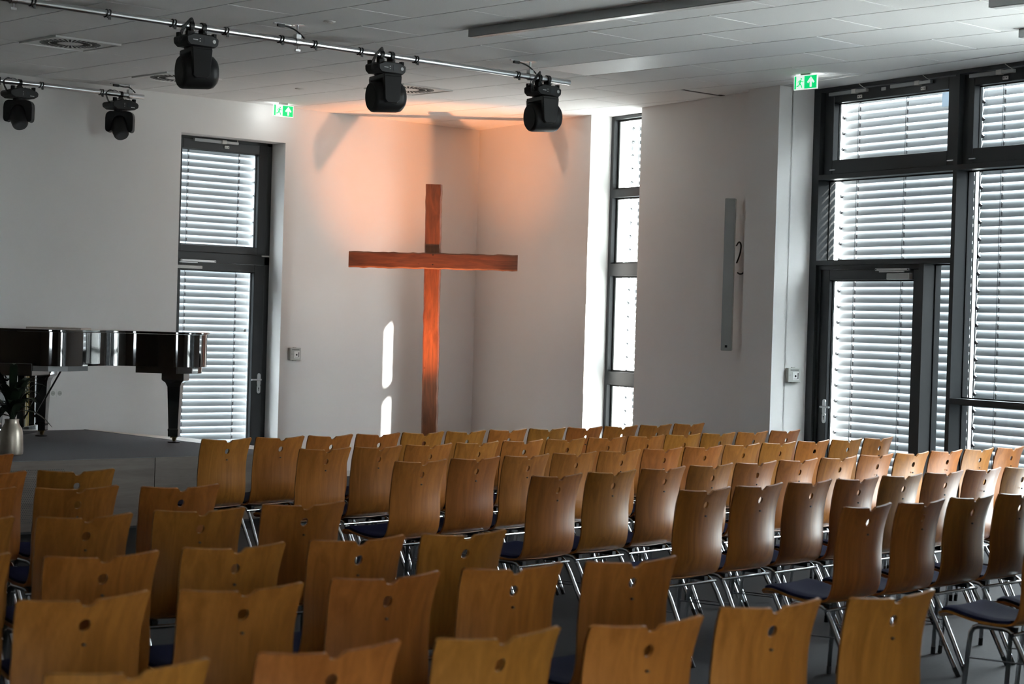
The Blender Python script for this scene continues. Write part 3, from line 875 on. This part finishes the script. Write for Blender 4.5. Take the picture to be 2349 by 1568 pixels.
# local x keyboard->tail, local -y toward the audience
def outline(g=0.0):
    pts = [(0 - g, .75 + g)]
    pts += [(1.52, .75 + g)]
    pts += [(1.62 + (.235 + g) * math.cos(a), .45 + (.30 + g) * math.sin(a)) for a in [PI / 2 - i * PI / 12 for i in range(0, 11)]]
    curve = catmull([(1.66, .150 - g, 0), (1.46, .115 - g, 0), (1.26, .05 - g, 0), (1.10, -.12 - g, 0), (1.00, -.42 - g, 0), (.90, -.66 - g, 0), (.74, -.745 - g, 0)], 6)
    pts += [(p.x, p.y) for p in curve]
    pts += [(0 - g, -.75 - g)]
    return pts
MB().prism(outline(0), .68, .965).build('case', M['lacquer'], piano, smooth=35)
lid = MB().prism(outline(.018), .968, .988).build('lid', M['lacquer'], piano, smooth=35, bevel=.004)
MB().box(-.05, .012, -.75, .75, .80, .985).build('fallboard', M['lacquer'], lid)
MB().box(-.30, .33, -.77, .77, .592, .70).box(.33, .68, -.76, -.30, .592, .70).box(-.30, .02, -.77, -.72, .68, .965).box(-.30, .02, .72, .77, .68, .965).build('keybed', M['lacquer'], piano, bevel=.006)
b = MB()
for i in range(52): b.box(-.20, -.05, -.70 + i * .0269, -.70 + i * .0269 + .0255, .70, .722)
tag(b.build('white_keys', M['ivory'], piano), kind='stuff')
b = MB()
for i in range(51):
    if i % 7 in (0, 1, 3, 4, 5): b.box(-.15, -.05, -.70 + (i + 1) * .0269 - .007, -.70 + (i + 1) * .0269 + .006, .722, .734)
tag(b.build('black_keys', M['lacquer'], piano), kind='stuff')
MB().prism([(1.30, .72), (1.60, .72), (1.80, .55), (1.80, .40), (1.66, .19), (1.30, .17)], .62, .682).build('tail_block', M['lacquer'], piano, smooth=35)
MB().prism([(.68, -.73), (.80, -.70), (.92, -.55), (1.00, -.25), (.90, -.1), (.68, -.1)], .635, .682).build('under_block', M['underpiano'], piano)
def piano_leg(x, y, top):
    l = MB().sqlathe([(.045, .055), (.045, .10), (.048, .12), (.042, .13), (.056, .46), (.058, .50), (.072, .535), (.095, .555), (.10, .565), (.10, top)], (x, y, 0)).build('leg', M['lacquer'], piano, bevel=.003)
    MB().lathe([(.055, 0), (.055, .010), (.035, .014)], 16, c=(x, y, 0)).build('caster_cup', M['black'], l, smooth=40)
    MB().tube([(x - .012, y + .02, .034), (x + .012, y + .02, .034)], .024, 14).tube([(x, y, .03), (x + .012, y - .012, .055)], .018, 10).box(x - .028, x + .028, y - .02, y + .02, .045, .057).build('caster', M['brass'], l, smooth=40)
piano_leg(1.61, .36, .63); piano_leg(.32, .60, .69); piano_leg(.32, -.60, .69)
ly = MB().box(.34, .42, -.20, .20, .06, .13).box(.35, .41, -.16, -.12, .13, .62).box(.35, .41, .12, .16, .13, .62).box(.32, .44, -.22, .22, .59, .64).build('pedal_lyre', M['lacquer'], piano, bevel=.004)
for yy in (-.05, 0, .05): MB().tube([(.38, yy, .13), (.38, yy, .60)], .006, 8).build('pedal_rod', M['brass'], ly)
for yy in (-.09, 0, .09): MB().box(.25, .35, yy - .014, yy + .014, .07, .082).build('pedal', M['brass'], ly, bevel=.004)
for yy in (-.14, .14): MB().tube([(.41, yy, .20), (.66, yy, .66)], .008, 8).build('lyre_brace', M['lacquer'], ly)
brd = MB().box(-.25, .25, -.15, .15, 0, .008).build('thin_board', M['palewood'])
brd.location = (8.62, 15.28, ST + .988); brd.rotation_euler = (0, 0, pa)
tag(brd, 'thin pale wooden board lying flat on the piano lid', 'board')

# ------------------------------------------------------------------ vase with plant
vs_ = MB().lathe([(.072, 0), (.090, .008), (.094, .03), (.088, .17), (.080, .21), (.058, .245), (.054, .262), (.056, .285), (.050, .285), (.048, .25)], 28).build('metal_vase', M['vase'], smooth=50)
vs_.location = (7.313, 13.656, ST); tag(vs_, 'champagne coloured metal vase on the stage edge', 'vase')
plant = empty('leafy_plant', loc=(7.313, 13.656, ST + .27)); tag(plant, 'dark green strap leaved plant standing in the metal vase', 'plant')
MB().tube([(0, 0, -.06), (.005, 0, .05), (0, .004, .12)], .022, 8).build('stem', M['leaf'], plant)
rnd = random.Random(21)
for i in range(46):
    az = rnd.uniform(0, 2 * PI); L_ = rnd.uniform(.30, .52); rise = rnd.uniform(.4, 1.7); w = rnd.uniform(.024, .040)
    base = Vector((0, 0, rnd.uniform(0, .11)))
    d = Vector((math.cos(az), math.sin(az), 0)); side = Vector((-math.sin(az), math.cos(az), 0))
    vs = []; fs = []
    N_ = 7
    for k in range(N_ + 1):
        t = k / N_
        p = base + d * (L_ * t * (.55 + .25 * (1.2 - rise))) + Vector((0, 0, L_ * (rise * t - (.55 + .25 * rise) * t * t)))
        ww = w * math.sin(PI * min(1, .12 + t * .88)) ** .8 + .001
        vs += [p - side * ww, p + Vector((0, 0, -.004)), p + side * ww]
        if k: 
            a = (k - 1) * 3; c = k * 3
            fs += [(a, a + 1, c + 1, c), (a + 1, a + 2, c + 2, c + 1)]
    MB().add(vs, fs).build('leaf', M['leaf'], plant, smooth=60)

# ------------------------------------------------------------------ truss pipes with moving heads
Y1P, Z1P, Y2P, Z2P = 11.62, 3.776, 16.042, 3.80
def pipe(name, x0, x1, y, z, label, ties, mounts, joints):
    root = empty(name, loc=(x0, y, z)); tag(root, label, 'pipe')
    MB().tube([(0, 0, 0), (x1 - x0, 0, 0)], .0235, 16).build('tube', M['alu'], root, smooth=50)
    for x in ties:
        t = MB()
        for k in (-.012, .012):
            t.tube([(x - x0 + k + .006 * math.sin(a), .026 * math.cos(a), .026 * math.sin(a)) for a in [i * PI / 8 for i in range(17)]], .0055, 6, cap=False)
        t.box(x - x0 - .008, x - x0 + .012, -.03, -.024, -.045, -.02)
        t.build('cable_tie', M['cable'], root, smooth=50)
    for x in mounts:
        xx = x - x0
        h_ = MB().tube([(xx, 0, .03), (xx, 0, CEIL - z)], .009, 8).lathe([(.05, CEIL - z - .004), (.05, CEIL - z)], 16, c=(xx, 0, 0)).build('ceiling_hanger', M['alu'], root, smooth=50)
        MB().tube([(xx - .022, 0, 0), (xx + .022, 0, 0)], .031, 14).box(xx - .022, xx + .022, -.02, .02, .02, .055).build('pipe_clamp', M['steel'], h_, smooth=40)
        MB().tube([(xx, -.01, -.03), (xx, -.01, -.055)], .005, 6).box(xx - .022, xx + .022, -.014, -.006, -.072, -.055).build('wing_nut', M['steel'], h_)
        MB().box(xx - .19, xx - .01, .03, .05, CEIL - z - .008, CEIL - z).build('strut_channel', M['alu'], h_)
        MB().tube(catmull([(xx - .15, .02, CEIL - z - .015), (xx - .06, .015, CEIL - z - .025), (xx - .01, -.01, .075), (xx + .05, -.02, .03)], 5), .006, 6).box(xx - .17, xx - .11, .01, .03, CEIL - z - .03, CEIL - z - .008).build('power_lead', M['cable'], h_, smooth=60)
    for x in joints:
        xx = x - x0
        MB().tube([(xx - .05, 0, 0), (xx + .05, 0, 0)], .0265, 16).build('pipe_sleeve', M['alu'], root, smooth=50)
    MB().tube([(x1 - x0 - .03, 0, 0), (x1 - x0, 0, 0)], .0245, 16).build('end_cap', M['alu'], root, smooth=50)
    return root
pipe('lighting_pipe', 4.2, 11.352, Y1P, Z1P, 'long aluminium lighting pipe hanging below the ceiling over the chairs', [6.291, 6.866, 7.397, 7.844, 8.336, 8.645, 9.086, 9.645, 10.745], [6.15, 8.49, 10.893], [6.22, 8.40])
pipe('lighting_pipe', 5.6, 9.90, Y2P, Z2P, 'short aluminium lighting pipe close to the wall above the piano', [8.36, 8.797, 9.434], [7.4, 9.747], [8.47])

BASE_POLY = [(-.13, -.045), (.13, -.045), (.168, -.022), (.172, .022), (.135, .032), (.10, .045), (-.10, .045), (-.135, .032), (-.172, .022), (-.168, -.022)]
def wash_head(x, y, z, label, seed):
    root = empty('moving_head_light', loc=(x, y, z)); tag(root, label, 'stage light', 'moving wash lights')
    rnd = random.Random(seed)
    bz = -.105
    base = MB().prism_y([(p[0] * .8, p[1] + bz) for p in BASE_POLY], -.09, .09).build('base', M['black'], root, bevel=.008)
    for sx in (-1, 1):
        for sy in (-1, 1): MB().box(sx * .11 - .012, sx * .11 + .012, sy * .06 - .016, sy * .06 + .016, bz + .02, bz + .058).build('base_foot', M['blackmat'], base)
    MB().box(.005, .055, -.0915, -.089, bz - .022, bz + .022).build('display', M['display'], base)
    MB().prism_y(arc(.095, bz, .014, 0, 2 * PI, 12), -.0915, -.089).build('badge', M['badge'], base)
    b = MB()
    for k in range(2): b.box(-.03, -.022, -.0915, -.089, bz + .006 - k * .018, bz + .012 - k * .018)
    b.box(-.085, -.045, -.0915, -.089, bz - .004, bz + .002).build('panel_print', M['badge'], base)
    for sx in (-.052, .052):
        c = MB().tube([(sx - .016, 0, 0), (sx + .016, 0, 0)], .034, 14).box(sx - .016, sx + .016, -.03, .03, -.065, -.02).build('pipe_clamp', M['black'], root, smooth=40)
        MB().tube([(sx, -.03, -.03), (sx, -.055, -.045)], .006, 6).build('clamp_bolt', M['steel'], c)
    axl = -fv.copy(); axl.z = 0; axl.normalize()
    e = Vector((rv.x, rv.y, 0)).normalized()
    th = R_(27)
    a_ = (axl * math.cos(th) + e * math.sin(th)).normalized()
    hx = Vector((0, 0, 1)).cross(a_).normalized()       # head axis, horizontal
    if hx.dot(e) < 0: hx = -hx
    mt = Matrix(((hx.x, -a_.x if False else a_.x, 0, 0), (hx.y, a_.y, 0, 0), (0, 0, 1, 0), (0, 0, 0, 1)))
    yoke = MB().lathe([(.085, -.165), (.09, -.150), (.06, -.148)], 20)
    for s in (-1, 1):
        yy = s * .135
        yoke.prism_y([(-.075, -.175), (.075, -.175), (.062, -.36), (.04, -.385), (-.04, -.385), (-.062, -.36)], yy - .022, yy + .022)
    yoke.box(-.075, .075, -.15, .15, -.195, -.16)
    yoke.xf(mt).build('yoke', M['black'], root, bevel=.005)
    cz = -.325
    pr = [(.06, -.132), (.108, -.128), (.118, -.118), (.121, -.10), (.121, .085), (.114, .115), (.09, .138), (.05, .146)]
    hd = MB().lathe(pr, 26)
    rot = Vector((1, 0, 0.06)).to_track_quat('Z', 'Y').to_matrix().to_4x4()
    hd.xf(mt @ Matrix.Translation((.01, 0, cz)) @ rot)
    ho = hd.build('lamp_head', M['black'], root, smooth=40)
    MB().lathe([(.104, -.1325), (.104, -.130)], 26).xf(mt @ Matrix.Translation((.01, 0, cz)) @ rot).build('front_lens', M['blackmat'], ho)
    for k in range(3):
        pts = catmull([(-.12 + .01 * k, -.03, bz + .01), (-.155 - .012 * k, -.05, bz - .015 * k), (-.13 - .01 * k, -.03, -.045), (-.07, -.03, .035 + .008 * k), (-.03 + .01 * k, .02, .03)], 6)
        MB().tube(pts, .0035, 6).build('cable', M['cable'], root, smooth=60)
    return root
wash_head(7.597, Y1P, Z1P, 'black moving head wash light on the long pipe nearest the vent grilles', 1)
wash_head(9.345, Y1P, Z1P, 'black moving head wash light midway along the long pipe', 2)
wash_head(11.045, Y1P, Z1P, 'black moving head wash light at the free end of the long pipe', 3)
def spot_head(x, y, z, label, seed):
    root = empty('moving_head_light', loc=(x, y, z)); tag(root, label, 'stage light', 'moving spot lights')
    bz = -.115
    base = MB().prism_y([(-.115, bz - .045), (.115, bz - .045), (.165, bz - .02), (.17, bz + .012), (.15, bz + .03), (.10, bz + .04), (.06, bz + .055), (-.06, bz + .055), (-.10, bz + .04), (-.15, bz + .03), (-.17, bz + .012), (-.165, bz - .02)], -.12, .12).build('base', M['black'], root, bevel=.006)
    for sx in (-1, 1): MB().box(sx * .125 - .015, sx * .125 + .015, -.10, -.06, bz + .03, bz + .07).build('base_foot', M['blackmat'], base)
    MB().box(.02, .06, -.122, -.119, bz - .02, bz + .02).build('display', M['display'], base)
    MB().box(.066, .115, -.122, -.119, bz - .022, bz - .016).build('panel_print', M['badge'], base)
    b = MB()
    for k in range(3): b.box(-.02, -.015, -.122, -.119, bz - .018 + k * .015, bz - .012 + k * .015)
    b.build('status_lights', M['badge'], base)
    c = MB().tube([(-.018, 0, 0), (.018, 0, 0)], .033, 14).prism_y([(-.016, -.03), (.016, -.03), (.06, -.075), (-.06, -.075)], -.02, .02).build('pipe_clamp', M['black'], root, smooth=40)
    for sx in (-.06, .05): MB().tube([(sx, -.03, -.045), (sx, -.045, -.07)], .008, 6).build('clamp_bolt', M['closer'], c)
    e = Vector((rv.x, rv.y, 0)).normalized(); f_ = Vector((fv.x, fv.y, 0)).normalized()
    mt = Matrix(((e.x, f_.x, 0, 0), (e.y, f_.y, 0, 0), (0, 0, 1, 0), (0, 0, 0, 1)))
    outer = [(-.158, -.36)] + [(-.160, -.25)] + arc(-.10, -.235, .058, PI, PI / 2, 6) + arc(.10, -.235, .058, PI / 2, 0, 6) + [(.160, -.25), (.158, -.36)] + arc(.125, -.36, .033, 0, -PI, 6)[1:] + [(.088, -.30), (.06, -.245), (.02, -.225), (-.02, -.225), (-.06, -.245), (-.088, -.30)] + arc(-.125, -.36, .033, 0, -PI, 6)
    yk = MB().prism_y(outer, -.06, .06).lathe([(.07, -.185), (.07, -.155)], 18)
    yk.xf(mt).build('yoke', M['black'], root, bevel=.004)
    pr = [(.02, .135), (.06, .125), (.088, .09), (.095, .03), (.095, -.05), (.085, -.10), (.075, -.115), (.03, -.118)]
    hd = MB().lathe(pr, 24)
    ax = Vector((-.30, .45, .84)).normalized()
    rot = ax.to_track_quat('Z', 'Y').to_matrix().to_4x4()
    ho = hd.xf(mt @ Matrix.Translation((.0, 0, -.335)) @ rot).build('lamp_head', M['black'], root, smooth=40)
    MB().lathe([(.065, -.1195), (.065, -.117)], 20).xf(mt @ Matrix.Translation((.0, 0, -.335)) @ rot).build('front_lens', M['display'], ho)
    for k in range(2):
        pts = catmull([(-.14, -.04, bz - .01), (-.20, -.05, -.06 - .02 * k), (-.20 - .01 * k, -.03, .0), (-.15 + .05 * k, -.01, .035), (-.10 + .06 * k, .0, .028)], 6)
        MB().tube(pts, .005 - .0015 * k, 6).build('cable', M['cable'], root, smooth=60)
    root.scale = (.84, .84, .93)
    return root
spot_head(8.58, Y2P, Z2P, 'black moving head spot light above the piano near the pipe sleeve', 4)
spot_head(9.65, Y2P, Z2P, 'black moving head spot light at the free end of the short pipe', 5)

# ------------------------------------------------------------------ ceiling fittings
def vent(k, n, label):
    cx, cy = bx(k) + .3, jy(n) - .3
    root = empty('ceiling_vent', loc=(cx, cy, CEIL)); tag(root, label, 'vent', 'square ceiling vents')
    MB().box(-.297, .297, -.297, .297, -.006, .005).build('vent_plate', M['white'], root, bevel=.002)
    rect_frame(-.30, .30, -.30, .30, 0, 0, 0, 0, 0, 0)
    b = MB()
    for (a0, a1, c0, c1) in ((-.30, .30, -.30, -.285), (-.30, .30, .285, .30), (-.30, -.285, -.285, .285), (.285, .30, -.285, .285)): b.box(a0, a1, c0, c1, -.014, .005)
    b.build('vent_rim', M['white'], root)
    sm = None
    for i in range(36):
        a = 2 * PI * i / 36
        if sm is None:
            sm = MB().box(.105, .165, -.0075, .0075, -.0075, -.003).box(.178, .245, -.0095, .0095, -.0075, -.003).mesh('slot', M['gapshade'])
        o = link('slot', sm, root); o.rotation_euler = (0, 0, a)
    return root
vent(-4, 3, 'square swirl vent in the ceiling left of the first wash light')
vent(-1, 1, 'square swirl vent in the ceiling close to the wall above the glass door')
vent(2, 3, 'square swirl vent in the ceiling behind the middle wash light')
def detector(x, y, label):
    o = MB().lathe([(.045, 0), (.045, -.004), (.038, -.009), (.02, -.010), (.018, -.013)], 20).build('smoke_detector', M['white'], smooth=40)
    o.location = (x, y, CEIL); tag(o, label, 'smoke detector', 'ceiling detectors')
detector(bx(0) - 2.47 * MOD, WY - 8.37 * MOD, 'small round white detector on the ceiling in front of the long pipe')
detector(bx(0) + 1.46 * MOD, WY - 2.44 * MOD, 'small round white detector on the ceiling near the lit exit sign wall')
def lamp(x, y0, y1, label):
    root = empty('linear_ceiling_light', loc=(x, y1, CEIL)); tag(root, label, 'ceiling light', 'linear ceiling lights')
    L_ = y0 - y1
    MB().box(0, .08, L_, 0, -.062, 0).build('housing', M['lamp'], root, bevel=.002)
    MB().box(.008, .072, L_ + .01, -.01, -.065, -.060).build('diffuser', M['diffuser'], root)
lamp(9.385, 7.75, 10.70, 'long grey linear ceiling light in front of the long pipe')
lamp(10.57, 4.0, 6.97, 'long grey linear ceiling light at mid room towards the facade')
lamp(11.76, 4.5, 7.50, 'long grey linear ceiling light nearest the glazed facade')

def exit_sign(name_label, mtx, up=0.0):
    root = empty('exit_sign', mtx); tag(root, name_label, 'exit sign', 'lit exit signs')
    w, hgt = .25, .122
    body = MB().box(-w / 2, w / 2, -.006, .006, -hgt, 0).build('sign_panel', M['signwhite'], root)
    MB().box(-.05, .05, -.012, .012, 0, .024 + up).build('sign_mount', M['white'], root)
    y0, y1 = -.0075, -.006
    # green field with arrow half on the right, door recess on the left
    MB().box(-.118, -.100, y0, y1, -hgt + .007, -.007).build('green_strip', M['signgreen'], body)
    MB().box(-.012, .118, y0, y1, -hgt + .007, -.007).build('green_field', M['signgreen'], body)
    MB().box(-.11, .11, .006, .010, -.09, -.03).build('back_light', M['signback'], body)
    y0, y1 = -.009, -.0075
    MB().prism_y([(.058, -.016), (.098, -.062), (.084, -.072), (.068, -.052), (.068, -.104), (.048, -.104), (.048, -.052), (.032, -.072), (.018, -.062)], y0, y1).build('arrow', M['signwhite'], body)
    r = MB()
    r.prism_y(arc(-.045, -.030, .0075, 0, 2 * PI, 12), y0, y1)
    def limb(p, q, t):
        d = Vector((q[0] - p[0], q[1] - p[1])); n_ = Vector((-d.y, d.x)).normalized() * t
        r.prism_y([(p[0] + n_.x, p[1] + n_.y), (p[0] - n_.x, p[1] - n_.y), (q[0] - n_.x, q[1] - n_.y), (q[0] + n_.x, q[1] + n_.y)], y0, y1)
    limb((-.052, -.042), (-.060, -.072), .0075); limb((-.052, -.042), (-.034, -.056), .003); limb((-.034, -.056), (-.022, -.052), .003)
    limb((-.054, -.043), (-.074, -.050), .003); limb((-.074, -.050), (-.080, -.064), .003)
    limb((-.058, -.070), (-.044, -.085), .005); limb((-.044, -.085), (-.036, -.106), .0045)
    limb((-.062, -.070), (-.070, -.088), .005); limb((-.070, -.088), (-.092, -.092), .0045)
    r.build('running_figure', M['signgreen'], body)
    return root
exit_sign('lit green exit sign with arrow hanging by the wall above the glass door', Matrix.Translation((11.53, 15.99, CEIL - .021)))
exit_sign('lit green exit sign with arrow hanging beside the pier and facade', Matrix.Translation((12.78, 10.205, CEIL - .012)) @ Matrix.Rotation(-PI / 2, 4, 'Z'))

# ------------------------------------------------------------------ wall fittings
sp = empty('column_speaker', RW @ Matrix.Translation((4.885, -.125, 1.515)) @ Matrix.Rotation(R_(44), 4, 'Z')); tag(sp, 'slim grey column loudspeaker mounted on the side wall', 'speaker')
MB().box(-.049, .049, -.0, .07, 0, 1.41).build('cabinet', M['greybox'], sp, bevel=.006)
MB().box(-.047, .047, -.006, .002, .004, 1.406).build('grille', M['speaker'], sp)
MB().box(-.01, .012, -.008, -.005, .03, .052).build('badge', M['black'], sp)
br = MB().box(-.02, .02, .07, .10, .64, .74).build('wall_bracket', M['closer'], sp)
cb = MB().tube(catmull([(5.12, -.012, 2.95), (5.09, -.014, 2.83), (5.045, -.016, 2.66), (5.012, -.018, 2.47), (5.00, -.018, 2.32), (4.98, -.018, 2.245), (4.93, -.02, 2.228), (4.89, -.02, 2.24)], 6), .008, 8).build('speaker_cable', M['cable'], smooth=60)
cb.matrix_world = RW; tag(cb, 'black cable hanging down the wall behind the column speaker', 'cable')
c2 = MB().tube(catmull([(4.86, -.02, 2.49), (4.90, -.02, 2.525), (4.93, -.02, 2.49), (4.915, -.02, 2.41), (4.87, -.02, 2.33)], 6), .007, 8).build('cable_loop', M['cable'], smooth=60)
c2.matrix_world = RW; tag(c2, 'short looped black cable beside the column speaker', 'cable')
def call_box(mtx, label):
    root = empty('call_point', mtx); tag(root, label, 'call point', 'grey call points')
    MB().box(-.07, .07, -.035, 0, -.065, .065).build('housing', M['greybox'], root, bevel=.004)
    MB().box(-.07, .07, -.042, -.035, -.065, .065).box(-.02, .02, -.03, -.01, .065, .072).box(-.02, .02, -.03, -.01, -.072, -.065).build('cover', M['greybox'], root, bevel=.003)
    w_ = MB().box(-.02, .05, -.044, -.041, -.045, .03).build('front_window', M['white'], root)
    MB().prism_y(arc(.012, -.008, .010, 0, 2 * PI, 14), -.046, -.043).build('push_button', M['black'], w_)
    b = MB()
    for k in range(3): b.box(-.008 + k * .014, 0 + k * .014, -.0455, -.043, -.036, -.032)
    b.box(.036, .044, -.0455, -.043, -.035, .02).build('window_print', M['black'], w_)
    b = MB()
    for k in range(9): b.box(-.045 + k * .0105, -.038 + k * .0105, -.043, -.0415, .042, .050)
    b.build('cover_print', M['black'], root)
    MB().prism_y(arc(-.045, .0, .010, 0, 2 * PI, 12), -.0445, -.041).build('lock', M['closer'], root)
call_box(Matrix.Translation((11.975, WY, 1.318)), 'grey call point box on the wall right of the glass door')
SIDE = Matrix(((math.cos(ANG), 0, 0, 0), (-math.sin(ANG), 0, 0, 0), (0, 0, 1, 0), (0, 0, 0, 1)))
pb = rw(S_G0, .092, 1.32)
nrm = Vector((TX, TY, 0))               # reveal faces +s
mx = Matrix(((nrm.cross(Vector((0, 0, 1))).x * -1, -nrm.x, 0, pb.x), (nrm.cross(Vector((0, 0, 1))).y * -1, -nrm.y, 0, pb.y), (0, 0, 1, pb.z), (0, 0, 0, 1)))
call_box(mx, 'grey call point box on the bright reveal of the pier')
def socket(x, z, n, label):
    root = empty('wall_socket', loc=(x, WY, z)); tag(root, label, 'socket', 'white wall sockets')
    for i in range(n):
        cx = i * .072
        p_ = MB().box(cx - .036, cx + .036, -.010, 0, -.04, .04).build('cover_plate', M['white'], root, bevel=.003)
        MB().lathe([(.023, 0), (.023, .001)], 18).xf(Matrix.Translation((cx, -.0105, 0)) @ Matrix.Rotation(PI / 2, 4, 'X')).build('socket_recess', M['greybox'], p_)
        MB().prism_y(arc(cx - .009, 0, .003, 0, 2 * PI, 8), -.0125, -.0105).prism_y(arc(cx + .009, 0, .003, 0, 2 * PI, 8), -.0125, -.0105).build('pin_holes', M['black'], p_)
socket(9.15, .913, 2, 'white double wall socket under the piano')
socket(12.05, .34, 1, 'single white wall socket low between the glass door and the cross')
